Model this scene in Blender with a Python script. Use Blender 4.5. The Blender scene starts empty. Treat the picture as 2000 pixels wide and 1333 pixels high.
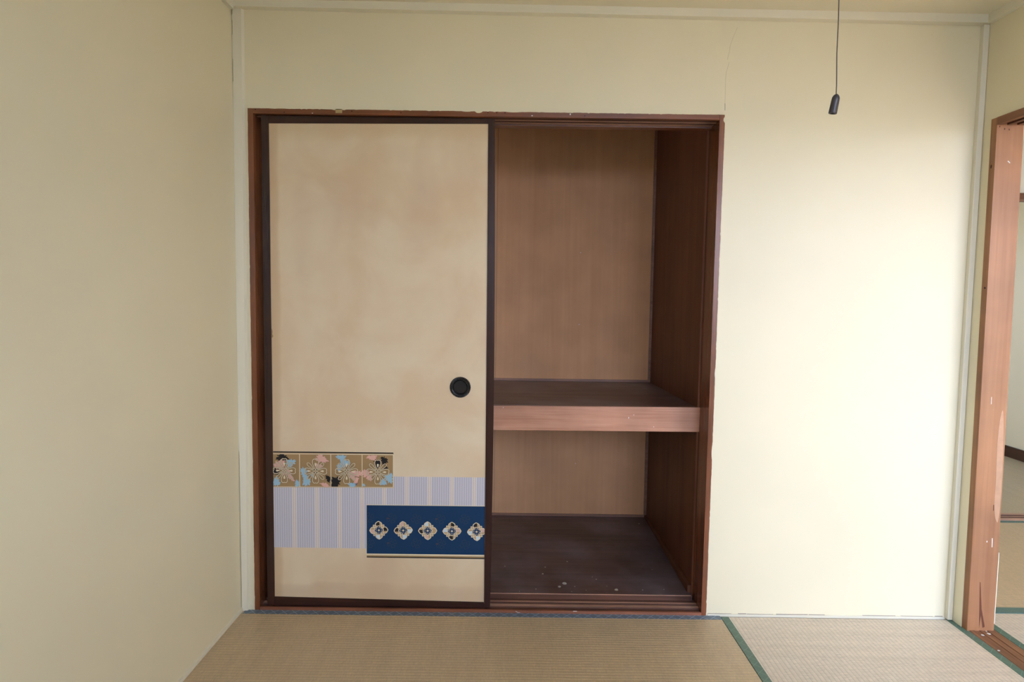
import bpy, bmesh, math, random
from mathutils import Vector, Matrix
random.seed(4)
S = bpy.context.scene
COL = S.collection

# ------------------------------------------------------------------ camera
F = 1275.47; PITCH = -0.0708; YAW = -0.0017; ROLL = -0.0136
cam_d = bpy.data.cameras.new('camera'); cam = bpy.data.objects.new('camera', cam_d); COL.objects.link(cam)
cam_d.sensor_width = 36; cam_d.lens = F*36/2000; cam_d.clip_start = 0.02; cam_d.clip_end = 200
cy, sy = math.cos(YAW), math.sin(YAW); cp, sp = math.cos(PITCH), math.sin(PITCH); cr, sr = math.cos(ROLL), math.sin(ROLL)
R = (Matrix(((cy, -sy, 0), (sy, cy, 0), (0, 0, 1))) @ Matrix(((1, 0, 0), (0, cp, -sp), (0, sp, cp)))
     @ Matrix(((cr, 0, sr), (0, 1, 0), (-sr, 0, cr))))
right, fwd, up = R.col[0], R.col[1], R.col[2]
M = Matrix((right, up, -fwd)).transposed().to_4x4()
M.translation = Vector((0.9718, -2.4358, 1.223))
cam.matrix_world = M
S.camera = cam

# ------------------------------------------------------------------ world, daylight, exposure
W = bpy.data.worlds.new('world'); S.world = W; W.use_nodes = True
wn = W.node_tree.nodes; wl = W.node_tree.links; wn.clear()
bg = wn.new('ShaderNodeBackground'); wo = wn.new('ShaderNodeOutputWorld')
tc = wn.new('ShaderNodeTexCoord'); sx = wn.new('ShaderNodeSeparateXYZ'); rp = wn.new('ShaderNodeValToRGB')
wl.new(tc.outputs['Generated'], sx.inputs[0]); wl.new(sx.outputs['Z'], rp.inputs[0])
rp.color_ramp.elements[0].position = 0.0; rp.color_ramp.elements[0].color = (0.76, 0.88, 1.20, 1)
rp.color_ramp.elements[1].position = 0.8; rp.color_ramp.elements[1].color = (0.56, 0.76, 1.20, 1)
wl.new(rp.outputs[0], bg.inputs[0]); bg.inputs[1].default_value = 31.0
wl.new(bg.outputs[0], wo.inputs[0])
S.view_settings.view_transform = 'Standard'; S.view_settings.look = 'None'
S.view_settings.gamma = 1; S.view_settings.use_curve_mapping = False
S.view_settings.exposure = -0.82

sun_d = bpy.data.lights.new('sun', 'SUN'); sun = bpy.data.objects.new('sun', sun_d); COL.objects.link(sun)
sun_d.energy = 210.0; sun_d.angle = math.radians(1.0); sun_d.color = (1.0, 0.95, 0.86)
sun.rotation_euler = (math.radians(30), 0, math.radians(6))          # high sun behind the camera
def portal(name, loc, rot, w, h):
    l = bpy.data.lights.new(name, 'AREA'); l.shape = 'RECTANGLE'; l.size = w; l.size_y = h
    l.cycles.is_portal = True
    o = bpy.data.objects.new(name, l); o.location = loc; o.rotation_euler = rot; COL.objects.link(o)
# windows of the rooms lie behind the camera, in the wall y = REAR
REAR = -3.6; XNW = 4.915
WIN = [(1.25, 2.65, 0.95, 2.14)]      # x0, x1, z0, z1
for x0, x1, z0, z1 in WIN:
    portal('window_portal', ((x0+x1)/2, REAR-0.06, (z0+z1)/2), (math.radians(90), 0, 0), x1-x0, z1-z0)
REAR2 = -2.3; WIN2 = (2.95, 4.7, 0.10, 2.02)                # x0, x1, z0, z1 in the rear wall of the next room
portal('window_portal', ((WIN2[0]+WIN2[1])/2, REAR2-0.06, (WIN2[2]+WIN2[3])/2), (math.radians(90), 0, 0), WIN2[1]-WIN2[0], WIN2[3]-WIN2[2])
WIN3 = (2.35, 2.9, 1.2, 1.95)                                # y0, y1, z0, z1 on the far left wall of the third room
portal('window_portal', (2.66, (WIN3[0]+WIN3[1])/2, (WIN3[2]+WIN3[3])/2), (0, math.radians(-90), 0), WIN3[3]-WIN3[2], WIN3[1]-WIN3[0])

# ------------------------------------------------------------------ helpers
def new_mat(name, rough=0.5, spec=0.5):
    m = bpy.data.materials.new(name); m.use_nodes = True
    nt = m.node_tree; b = nt.nodes['Principled BSDF']
    b.inputs['Roughness'].default_value = rough
    b.inputs['Specular IOR Level'].default_value = spec
    return m, nt, b
def nd(nt, t, **k):
    n = nt.nodes.new(t)
    for a, v in k.items(): setattr(n, a, v)
    return n
def coords(nt, scale=(1, 1, 1), loc=(0, 0, 0)):
    t = nd(nt, 'ShaderNodeTexCoord'); mp = nd(nt, 'ShaderNodeMapping')
    nt.links.new(t.outputs['Object'], mp.inputs[0]); mp.inputs['Scale'].default_value = scale
    mp.inputs['Location'].default_value = loc
    return mp.outputs[0]
def noise(nt, vec, scale=5, detail=4, rough=0.5, dist=0):
    n = nd(nt, 'ShaderNodeTexNoise'); nt.links.new(vec, n.inputs['Vector'])
    n.inputs['Scale'].default_value = scale; n.inputs['Detail'].default_value = detail
    n.inputs['Roughness'].default_value = rough; n.inputs['Distortion'].default_value = dist
    return n.outputs['Fac']
def ramp(nt, fac, stops):
    r = nd(nt, 'ShaderNodeValToRGB'); nt.links.new(fac, r.inputs[0]); e = r.color_ramp.elements
    while len(e) < len(stops): e.new(0.5)
    for i, (p, c) in enumerate(stops):
        e[i].position = p; e[i].color = (c, c, c, 1) if isinstance(c, (int, float)) else tuple(c)+(1,)
    return r.outputs[0]
def mix(nt, fac, a, b, mode='MIX'):
    n = nd(nt, 'ShaderNodeMix', data_type='RGBA', blend_type=mode)
    for sock, v in ((n.inputs[0], fac), (n.inputs[6], a), (n.inputs[7], b)):
        if isinstance(v, (int, float)): sock.default_value = v
        elif isinstance(v, tuple): sock.default_value = v if len(v) == 4 else v+(1,)
        else: nt.links.new(v, sock)
    return n.outputs[2]
def math_n(nt, op, a, b=0.0):
    n = nd(nt, 'ShaderNodeMath', operation=op)
    for i, v in enumerate((a, b)):
        if isinstance(v, (int, float)): n.inputs[i].default_value = v
        else: nt.links.new(v, n.inputs[i])
    return n.outputs[0]
def bump(nt, b, h, strength=0.3, dist=0.002):
    n = nd(nt, 'ShaderNodeBump'); n.inputs['Strength'].default_value = strength; n.inputs['Distance'].default_value = dist
    nt.links.new(h, n.inputs['Height']); nt.links.new(n.outputs[0], b.inputs['Normal'])

def mat_paint(name, col, rough=0.42, dirt=0.04):
    m, nt, b = new_mat(name, rough, 0.4)
    v = coords(nt)
    n1 = noise(nt, v, 1.7, 3); n2 = noise(nt, v, 60, 3)
    c = ramp(nt, n1, [(0.3, tuple(x*(1-dirt) for x in col)), (0.7, tuple(min(1, x*(1+dirt*0.5)) for x in col))])
    nt.links.new(c, b.inputs['Base Color'])
    bump(nt, b, n2, 0.12, 0.001)
    return m
def mat_plain(name, col, rough=0.6, spec=0.4, var=0.0):
    m, nt, b = new_mat(name, rough, spec)
    if var:
        n = noise(nt, coords(nt), 40, 4)
        c = ramp(nt, n, [(0.3, tuple(x*(1-var) for x in col)), (0.7, tuple(x*(1+var) for x in col))])
        nt.links.new(c, b.inputs['Base Color'])
    else: b.inputs['Base Color'].default_value = tuple(col)+(1,)
    return m
def mat_wood(name, dark, light, axis=0, rough=0.45, spec=0.4, scale=1.0, blotch=0.25, bstr=0.25, dust_sheen=None):
    """grain runs along axis"""
    m, nt, b = new_mat(name, rough, spec)
    s = [26*scale]*3; s[axis] = 1.1*scale
    v = coords(nt, tuple(s)); n1 = noise(nt, v, 1.0, 6, 0.6, 0.6)
    s2 = [190*scale]*3; s2[axis] = 5*scale
    n2 = noise(nt, coords(nt, tuple(s2)), 1.0, 3)
    n3 = noise(nt, coords(nt), 5, 3)
    f = math_n(nt, 'ADD', math_n(nt, 'MULTIPLY', n1, 0.65), math_n(nt, 'MULTIPLY', n2, 0.35))
    c = ramp(nt, f, [(0.36, dark), (0.62, light)])
    bl = ramp(nt, n3, [(0.35, 1-blotch), (0.65, 1.0)])
    c = mix(nt, 1.0, c, bl, 'MULTIPLY')
    if dust_sheen:
        dn = noise(nt, coords(nt), 3.3, 5, 0.6)
        c = mix(nt, ramp(nt, dn, [(0.42, 0.0), (0.7, dust_sheen[1])]), c, tuple(dust_sheen[0]))
    nt.links.new(c, b.inputs['Base Color'])
    bump(nt, b, f, bstr, 0.0008)
    return m
def mat_tatami(name, warp_axis, col, pitch=0.0155, contrast=0.16):
    """warp grooves run along warp_axis, rush across it"""
    m, nt, b = new_mat(name, 0.45, 0.5)
    t = nd(nt, 'ShaderNodeTexCoord'); sep = nd(nt, 'ShaderNodeSeparateXYZ'); nt.links.new(t.outputs['Object'], sep.inputs[0])
    across = sep.outputs[1 - warp_axis]; along = sep.outputs[warp_axis]
    wob = noise(nt, coords(nt), 6, 2)
    ph = math_n(nt, 'ADD', math_n(nt, 'MULTIPLY', across, 2*math.pi/pitch), math_n(nt, 'MULTIPLY', wob, 1.6))
    rib = math_n(nt, 'POWER', math_n(nt, 'ABSOLUTE', math_n(nt, 'SINE', math_n(nt, 'MULTIPLY', ph, 0.5))), 0.45)
    s = [20]*3; s[warp_axis] = 480; s[1-warp_axis] = 30; s[2] = 1
    rush = noise(nt, coords(nt, tuple(s)), 1.0, 2)
    # coarser bundles of rush, shifted from rib to rib like a weave
    s = [1, 1, 1]; s[warp_axis] = 150; s[1-warp_axis] = 64
    bun = noise(nt, coords(nt, tuple(s)), 1.0, 1)
    s = [6, 6, 1]; s[warp_axis] = 34; s[1-warp_axis] = 1.5
    streak = noise(nt, coords(nt, tuple(s)), 1.0, 4, 0.6)
    f = math_n(nt, 'ADD', math_n(nt, 'MULTIPLY', rush, 0.4), math_n(nt, 'ADD', math_n(nt, 'MULTIPLY', bun, 0.3), math_n(nt, 'MULTIPLY', streak, 0.3)))
    dk = tuple(x*(1-contrast*1.3) for x in col); lt = tuple(min(1, x*(1+contrast)) for x in col)
    c = ramp(nt, f, [(0.35, dk), (0.65, lt)])
    c = mix(nt, ramp(nt, rib, [(0.0, 0.65), (0.75, 0.0)]), c, tuple(x*0.55 for x in col))
    nt.links.new(c, b.inputs['Base Color'])
    h = math_n(nt, 'ADD', rib, math_n(nt, 'MULTIPLY', math_n(nt, 'ADD', rush, bun), 0.45))
    bump(nt, b, h, 0.55, 0.0013)
    return m
def mat_heri(name, col, line, pitch=0.03, amount=0.5, axis=0, rough=0.45, sheen=0.0):
    m, nt, b = new_mat(name, rough, 0.5)
    b.inputs['Sheen Weight'].default_value = sheen; b.inputs['Sheen Roughness'].default_value = 0.35; b.inputs['Sheen Tint'].default_value = (0.75, 0.88, 1.0, 1)
    t = nd(nt, 'ShaderNodeTexCoord'); sep = nd(nt, 'ShaderNodeSeparateXYZ'); nt.links.new(t.outputs['Object'], sep.inputs[0])
    u, v = sep.outputs[0], sep.outputs[1]
    if axis: u, v = v, u
    outs = []
    for sg in (1, -1):
        w = math_n(nt, 'FRACT', math_n(nt, 'ADD', math_n(nt, 'MULTIPLY', u, 1/pitch), math_n(nt, 'MULTIPLY', v, sg*1/pitch)))
        outs.append(math_n(nt, 'LESS_THAN', math_n(nt, 'ABSOLUTE', math_n(nt, 'SUBTRACT', w, 0.5)), 0.036))
    l = math_n(nt, 'MAXIMUM', outs[0], outs[1])
    n = noise(nt, coords(nt), 300, 2); n2 = noise(nt, coords(nt), 9, 3)
    base = ramp(nt, math_n(nt, 'ADD', math_n(nt, 'MULTIPLY', n, 0.5), math_n(nt, 'MULTIPLY', n2, 0.5)), [(0.35, tuple(x*0.82 for x in col)), (0.65, tuple(x*1.12 for x in col))])
    c = mix(nt, math_n(nt, 'MULTIPLY', l, amount), base, tuple(line))
    nt.links.new(c, b.inputs['Base Color']); bump(nt, b, n, 0.3, 0.0006)
    return m

CREAM = (0.855, 0.775, 0.55)
m_wall = mat_paint('cream_paint', CREAM)
m_trim = mat_paint('cream_paint_trim', (0.85, 0.795, 0.63), 0.36, 0.03)
m_ceil = mat_paint('ceiling_paint', (0.85, 0.775, 0.58), 0.5)
m_gap = mat_plain('dark_gap', (0.06, 0.045, 0.03), 0.9)
W_D, W_L = (0.145, 0.042, 0.014), (0.26, 0.086, 0.032)
m_frame_x = mat_wood('frame_wood_horizontal', W_D, W_L, 0, 0.30, 0.7)
m_frame_z = mat_wood('frame_wood_upright', W_D, W_L, 2, 0.26, 0.7)
m_sill_wood = mat_wood('sill_wood', (0.21, 0.075, 0.038), (0.34, 0.135, 0.075), 0, 0.35, 0.5)
m_shelf_face = mat_wood('shelf_fascia_wood', (0.44, 0.19, 0.105), (0.60, 0.315, 0.20), 0, 0.32, 0.6)
m_groove = mat_wood('worn_track_wood', (0.085, 0.034, 0.022), (0.17, 0.078, 0.05), 0)
m_ridge = mat_wood('track_ridge_wood', (0.44, 0.24, 0.16), (0.62, 0.38, 0.28), 0)
m_jamb = mat_wood('jamb_wood', (0.31, 0.132, 0.056), (0.40, 0.192, 0.090), 2, 0.38, 0.5, 0.5, 0.22)
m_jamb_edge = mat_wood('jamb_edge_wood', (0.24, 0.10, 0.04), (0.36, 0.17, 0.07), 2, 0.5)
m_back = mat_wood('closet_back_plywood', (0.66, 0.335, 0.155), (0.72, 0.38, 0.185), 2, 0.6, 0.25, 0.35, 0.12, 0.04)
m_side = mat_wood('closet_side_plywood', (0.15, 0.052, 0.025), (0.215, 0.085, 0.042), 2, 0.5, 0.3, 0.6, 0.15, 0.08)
m_batten = mat_wood('closet_batten_wood', (0.24, 0.11, 0.065), (0.36, 0.18, 0.11), 0)
m_cfloor = mat_wood('closet_floor_boards', (0.080, 0.040, 0.032), (0.16, 0.092, 0.075), 0, 0.40, 0.6, 0.55, 0.3, 0.12, dust_sheen=((0.21, 0.175, 0.185), 0.7))  # dust colour also carries the bluish sheen lying on the boards
m_lacq = mat_wood('dark_lacquered_wood', (0.026, 0.009, 0.007), (0.044, 0.015, 0.012), 2, 0.24, 0.45, 1, 0.2, 0.05)
m_tat_x = mat_tatami('tatami_rush_wide', 0, (0.60, 0.457, 0.282), contrast=0.12)
m_tat_y = mat_tatami('tatami_rush_deep', 1, (0.71, 0.61, 0.49))
m_heri_b = mat_heri('slate_border_cloth', (0.060, 0.085, 0.105), (0.34, 0.41, 0.50), 0.040, 0.75, sheen=1.0)  # blue of reflected sky is put into the cloth colour and sheen tint
m_heri_g = mat_heri('green_border_cloth', (0.085, 0.165, 0.125), (0.20, 0.30, 0.23), 0.045, 0.5, 1)
m_plaster = mat_paint('white_plaster', (0.80, 0.78, 0.68))
m_base = mat_wood('dark_baseboard_wood', (0.055, 0.02, 0.01), (0.09, 0.035, 0.018), 1)
m_black = mat_plain('black_plastic', (0.008, 0.008, 0.009), 0.28, 0.5)
m_knob = mat_plain('grey_brown_plastic', (0.045, 0.036, 0.040), 0.42, 0.5)
m_cord = mat_plain('grey_cord', (0.10, 0.085, 0.07), 0.8, 0.2)
m_spot = mat_plain('pale_paint_spots', (0.55, 0.53, 0.45), 0.6)
m_white = mat_plain('white_paint_chip', (0.8, 0.8, 0.78), 0.6)
m_hole = mat_plain('nail_hole', (0.05, 0.015, 0.008), 0.9)
m_tape = mat_plain('yellowed_tape', (0.42, 0.32, 0.15), 0.6)
m_alu = mat_plain('window_frame_metal', (0.45, 0.45, 0.46), 0.35, 0.5)
m_ground = mat_plain('ground_outside', (0.12, 0.12, 0.10), 0.9)

def finish(name, bm, mat, parent=None, smooth=False, label=None, cat=None, kind=None, group=None):
    bmesh.ops.recalc_face_normals(bm, faces=bm.faces)
    me = bpy.data.meshes.new(name); bm.to_mesh(me); bm.free()
    for mm in (mat if isinstance(mat, (list, tuple)) else [mat]): me.materials.append(mm)
    if smooth:
        for p in me.polygons: p.use_smooth = True
    o = bpy.data.objects.new(name, me); COL.objects.link(o)
    if parent: o.parent = parent
    if label: o['label'] = label
    if cat: o['category'] = cat
    if kind: o['kind'] = kind
    if group: o['group'] = group
    return o
def thing(name, label, cat, kind=None):
    o = bpy.data.objects.new(name, None); COL.objects.link(o); o.empty_display_size = 0.1
    if label: o['label'] = label
    if cat: o['category'] = cat
    if kind: o['kind'] = kind
    return o
def hexa(bm, c, bevel=0, mi=0):
    """c: 8 corners, bottom loop (4) then top loop (4)"""
    v = [bm.verts.new(p) for p in c]
    fs = [bm.faces.new([v[i] for i in q]) for q in ((3, 2, 1, 0), (4, 5, 6, 7), (0, 1, 5, 4), (1, 2, 6, 5), (2, 3, 7, 6), (3, 0, 4, 7))]
    for f in fs: f.material_index = mi
    if bevel:
        es = list({e for f in fs for e in f.edges})
        bmesh.ops.bevel(bm, geom=es, offset=bevel, segments=2, affect='EDGES', profile=0.6)
def box(bm, x0, x1, y0, y1, z0, z1, bevel=0, mi=0):
    hexa(bm, [(x0, y0, z0), (x1, y0, z0), (x1, y1, z0), (x0, y1, z0), (x0, y0, z1), (x1, y0, z1), (x1, y1, z1), (x0, y1, z1)], bevel, mi)
def boxes(name, bl, mat, parent=None, bevel=0, **k):
    bm = bmesh.new()
    for b in bl: box(bm, *b, bevel=bevel)
    return finish(name, bm, mat, parent, **k)
def profile_x(name, prof, x0, x1, mat, parent, mats=None, **k):
    """extrude a closed (y,z) profile along x; mats: material index per profile edge"""
    bm = bmesh.new(); n = len(prof)
    a = [bm.verts.new((x0, y, z)) for y, z in prof]; b = [bm.verts.new((x1, y, z)) for y, z in prof]
    bm.faces.new(a); bm.faces.new(b[::-1])
    for i in range(n):
        f = bm.faces.new((a[i], b[i], b[(i+1) % n], a[(i+1) % n]))
        if mats: f.material_index = mats[i]
    return finish(name, bm, mat, parent, **k)
def disc(bm, c, nrm, r, th=0.0004, n=12, sx=1.0, sy=1.0, mi=0, irr=0.0):
    """thin disc lying on a surface, normal nrm ('x-','y-','z+')"""
    pts = []
    for i in range(n):
        a = 2*math.pi*i/n; q = r*(1+random.uniform(-irr, irr)); pts.append((q*sx*math.cos(a), q*sy*math.sin(a)))
    flat_poly(bm, pts, c, nrm, th, mi)
def flat_poly(bm, pts, c, nrm, th, mi=0):
    cx, cy_, cz = c
    def P(u, v, t):
        if nrm == 'y-': return (cx+u, cy_-t, cz+v)
        if nrm == 'z+': return (cx+u, cy_+v, cz+t)
        if nrm == 'x-': return (cx-t, cy_+u, cz+v)
    a = [bm.verts.new(P(u, v, 0)) for u, v in pts]; b = [bm.verts.new(P(u, v, th)) for u, v in pts]
    n = len(pts)
    f = bm.faces.new(b); f.material_index = mi
    for i in range(n):
        f = bm.faces.new((a[i], a[(i+1) % n], b[(i+1) % n], b[i])); f.material_index = mi

# ------------------------------------------------------------------ the room shell
XL, XR, XR2 = -0.048, 2.677, 2.765          # left wall face, right wall faces
XN = 4.915                                  # right wall of the next rooms
TH1 = 1.133                                 # threshold to the third room
ZC = 2.257
SW, SH = 1.741, 1.888                       # closet frame outer size
struct = dict(kind='structure')

# floors (slab under the mats; parts of the rooms without separate mats are matted floor too)
bm = bmesh.new()
box(bm, XL-0.1, XN+0.1, REAR-0.1, 4.1, -0.12, -0.055)
finish('floor', bm, mat_plain('floor_boards', (0.35, 0.25, 0.15), 0.8), **struct)

bm = bmesh.new()                            # ceiling, sagging 2 cm to the right
hexa(bm, [(XL-0.1, REAR-0.1, ZC+0.006), (XR2, REAR-0.1, ZC-0.012), (XR2, 0.1, ZC-0.012), (XL-0.1, 0.1, ZC+0.006),
          (XL-0.1, REAR-0.1, ZC+0.12), (XR2, REAR-0.1, ZC+0.12), (XR2, 0.1, ZC+0.12), (XL-0.1, 0.1, ZC+0.12)])
finish('ceiling', bm, m_ceil, **struct)
boxes('ceiling_next_rooms', [(XR2, XN+0.1, REAR-0.1, 4.1, 2.30, 2.38), (XR, XR2, 0.1, 4.1, 2.30, 2.38)], m_ceil, **struct)

boxes('wall_back', [(XL, 0.001, 0, 0.1, -0.055, ZC+0.02), (0.001, SW-0.002, 0, 0.1, SH-0.002, ZC+0.02), (SW-0.002, XR+0.01, 0, 0.1, -0.055, ZC+0.02)], m_wall, **struct)
boxes('wall_left', [(XL-0.1, XL, REAR-0.1, 0.1, -0.055, ZC+0.05)], m_wall, **struct)
DY0, DY1, DZ = -0.066, -1.86, 1.868          # doorway outer frame: far side, near side, top
boxes('wall_right', [(XR, XR2-0.004, DY0, 4.1, -0.055, 2.32) if False else (XR, XR2-0.004, DY0, TH1+0.1, -0.055, 2.32),
                     (XR, XR2-0.004, DY1, DY0, DZ, 2.32), (XR, XR2-0.004, REAR-0.1, DY1, -0.055, 2.32)], m_wall, **struct)
def wall_with_windows(name, x0, x1, wins, y0, y1, z0, z1, mat):
    bl = []; xs = sorted(wins); cur = x0
    for a, b, c, d in xs:
        bl += [(cur, a, y0, y1, z0, z1), (a, b, y0, y1, z0, c), (a, b, y0, y1, d, z1)]; cur = b
    bl.append((cur, x1, y0, y1, z0, z1))
    return boxes(name, bl, mat, **struct)
wall_with_windows('wall_rear', XL-0.1, XR2, WIN, REAR-0.1, REAR, -0.12, 2.38, m_wall)
wall_with_windows('wall_rear_next_room', XR2-0.05, XN+0.1, [WIN2], REAR2-0.1, REAR2, -0.12, 2.38, m_wall)
boxes('wall_far_right', [(XN, XN+0.1, REAR-0.1, 4.1, -0.12, 2.38)], m_wall, **struct)
boxes('wall_far_back', [(XR-0.1, XN+0.1, 4.0, 4.1, -0.12, 2.38)], m_wall, **struct)
y0, y1, z0, z1 = WIN3
boxes('wall_far_left', [(XR, XR2-0.004, TH1+0.1, y0, -0.12, 2.38), (XR, XR2-0.004, y1, 4.1, -0.12, 2.38), (XR, XR2-0.004, y0, y1, -0.12, z0), (XR, XR2-0.004, y0, y1, z1, 2.38)], m_wall, **struct)
boxes('wall_lintel_next_room', [(XR2-0.004, XN, TH1+0.03, TH1+0.09, 1.81, 2.32)], m_plaster, **struct)
boxes('baseboard_far_right', [(XN-0.018, XN, TH1+0.12, 4.0, 0, 0.085)], m_base, bevel=0.002, **struct)

# windows behind the camera: open sash frames
for i, ((x0, x1, z0, z1), RR) in enumerate(((WIN[0], REAR), (WIN2, REAR2))):
    t = thing('window_%d' % (i+1), None, None, 'structure'); t.location = (0, 0, 0)
    boxes('window_frame', [(x0, x1, RR-0.1, RR-0.02, z0, z0+0.03), (x0, x1, RR-0.1, RR-0.02, z1-0.03, z1),
                           (x0, x0+0.03, RR-0.1, RR-0.02, z0+0.03, z1-0.03), (x1-0.03, x1, RR-0.1, RR-0.02, z0+0.03, z1-0.03)], m_alu, t)
    xm = (x0+x1)/2
    boxes('sash', [(xm-0.02, xm+0.02, RR-0.09, RR-0.05, z0+0.03, z1-0.03)], m_alu, t)
bm = bmesh.new(); box(bm, -40, 44, -50, 40, -3.1, -3.0)
finish('ground', bm, m_ground, **struct)
boxes('sun_blocking_eave', [(0.9, 2.8, REAR-0.75, REAR-0.1, 2.28, 2.36)], m_ground, **struct)  # unseen eave, added to cut the sun through the rear window
# unseen house added across the street, sized to hide the lowest sky from windows
boxes('sky_blocking_house', [(-12, 16, -16, -10.5, -3.0, 1.5)], mat_plain('weathered_siding', (0.25, 0.24, 0.22), 0.9), **struct)

# trims -------------------------------------------------------------------
def zc_at(x): return 2.2365 - 0.0075*(x+0.05)                      # lower edge of the cornice
bm = bmesh.new()
hexa(bm, [(XL+.002, -0.030, zc_at(XL)), (XR-.002, -0.030, zc_at(XR)), (XR-.002, 0, zc_at(XR)), (XL+.002, 0, zc_at(XL)),
          (XL+.002, -0.030, zc_at(XL)+0.03), (XR-.002, -0.030, zc_at(XR)+0.04), (XR-.002, 0, zc_at(XR)+0.04), (XL+.002, 0, zc_at(XL)+0.03)], 0.001)
finish('trim_1', bm, m_trim, **struct)                             # cornice along the back wall
boxes('trim_2', [(XL, XL+0.016, REAR, -0.030, 2.226, 2.30)], m_trim, bevel=0.001, **struct)
boxes('trim_3', [(XR-0.016, XR, REAR, -0.030, 2.214, 2.30)], m_trim, bevel=0.001, **struct)
bm = bmesh.new()                                                   # left corner post, wider at the top
hexa(bm, [(XL+0.003, -0.012, 0.0), (-0.024, -0.012, 0.0), (-0.019, 0, 0.0), (XL+0.003, 0, 0.0),
          (XL+0.003, -0.012, 2.236), (-0.013, -0.012, 2.236), (-0.007, 0, 2.236), (XL+0.003, 0, 2.236)])
finish('trim_4', bm, m_trim, **struct)
bm = bmesh.new()                                                   # paint bridging the gap beside it
for a, b in ((0.62, 1.98), (2.06, 2.145), (2.195, 2.215)):
    box(bm, XL+0.0002, XL+0.0045, -0.0105, 0, a, b)
finish('trim_5', bm, m_trim, **struct)
bm = bmesh.new()                                                   # right corner post
hexa(bm, [(2.658, -0.019, 0.003), (XR-0.001, -0.019, 0.003), (XR-0.001, 0, 0.003), (2.658, 0, 0.003),
          (2.655, -0.019, 2.215), (XR-0.001, -0.019, 2.215), (XR-0.001, 0, 2.215), (2.655, 0, 2.215)], 0.0015)
finish('trim_6', bm, m_trim, **struct)
boxes('baseboard_left', [(XL, XL+0.008, REAR, -0.002, 0.0, 0.012)], m_trim, bevel=0.001, **struct)
bm = bmesh.new()                                                   # thin strip at the foot of the right half of the back wall
box(bm, SW+0.001, 2.658, -0.004, 0, -0.004, 0.0065)
finish('baseboard_back', bm, m_trim, **struct)
bm = bmesh.new()
random.seed(9); x = SW+0.004
while x < 2.64:
    w = random.uniform(0.03, 0.16)
    if random.random() < 0.72: box(bm, x, min(x+w, 2.65), -0.0012, 0, 0.0068, 0.0068+random.uniform(0.001, 0.0028))
    x += w+random.uniform(0.0, 0.03)
finish('trim_7', bm, mat_plain('dusty_joint', (0.38, 0.31, 0.27), 0.9), **struct)                              # dirty open joint above the strip

boxes('trim_9', [(SW+0.001, 2.66, -0.012, 0, -0.055, -0.0045)], mat_plain('brown_edge_board', (0.15, 0.065, 0.038), 0.8, 0.3, 0.3), **struct)
# hairline crack of the wall lining over the closet corner
bm = bmesh.new()
def strip(bm, pts, w, y, th, mi=0, nrm='y-'):
    """thin raised line through pts (u,v)"""
    L, Rr = [], []
    n = len(pts)
    for i, p in enumerate(pts):
        a = pts[max(0, i-1)]; b = pts[min(n-1, i+1)]
        d = Vector((b[0]-a[0], b[1]-a[1])); d = d.normalized() if d.length else Vector((1, 0))
        ww = w[i] if isinstance(w, list) else w
        L.append((p[0]-d.y*ww/2, p[1]+d.x*ww/2)); Rr.append((p[0]+d.y*ww/2, p[1]-d.x*ww/2))
    for i in range(n-1):
        flat_poly(bm, [L[i], L[i+1], Rr[i+1], Rr[i]], (0, y, 0), nrm, th, mi)
strip(bm, [(1.7415, 1.905), (1.7405, 1.93)], 0.0012, 0, 0.0003, 0)
strip(bm, [(1.7405, 1.93), (1.7395, 2.01), (1.741, 2.04)], 0.0010, 0, 0.0003, 1)
strip(bm, [(1.741, 2.04), (1.749, 2.07), (1.751, 2.075)], 0.0010, 0, 0.0003, 1)
strip(bm, [(1.744, 2.085), (1.751, 2.12), (1.752, 2.135)], 0.0010, 0, 0.0003, 1)
strip(bm, [(1.752, 2.135), (1.762, 2.165), (1.776, 2.20)], 0.0008, 0, 0.0002, 1)
finish('trim_8', bm, [m_gap, mat_plain('crack_shade', (0.56, 0.50, 0.33), 0.8)], **struct)

# ------------------------------------------------------------------ tatami mats
def heri_mat(name, x0, x1, y0, y1, warp_axis, borders, hm, label, top=0.0, group=None):
    t = thing(name, label, 'mat')
    m = m_tat_x if warp_axis == 0 else m_tat_y
    boxes('rush_surface', [(x0, x1, y0, y1, top-0.055, top)], m, t, bevel=0.002)
    for bx in borders:
        boxes('cloth_border', [(bx[0], bx[1], bx[2], bx[3], top-0.02, top+0.0012)], hm, t, bevel=0.0008)
    return t
MX = 1.7905
heri_mat('tatami_mat', -0.044, MX-0.001, -0.92, -0.0045, 0,
         [(-0.034, MX-0.001, -0.034, -0.0045), (-0.040, MX-0.001, -0.92, -0.89)], m_heri_b,
         'brown woven straw mat with slate blue cloth edge running in front of the closet')
heri_mat('tatami_mat', MX, 2.686, -1.84, -0.0125, 1,
         [(MX, MX+0.030, -1.84, -0.0125), (2.656, 2.686, -1.84, -0.0125)], m_heri_g,
         'pale straw mat with green cloth edges below the bare cream wall')
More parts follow.
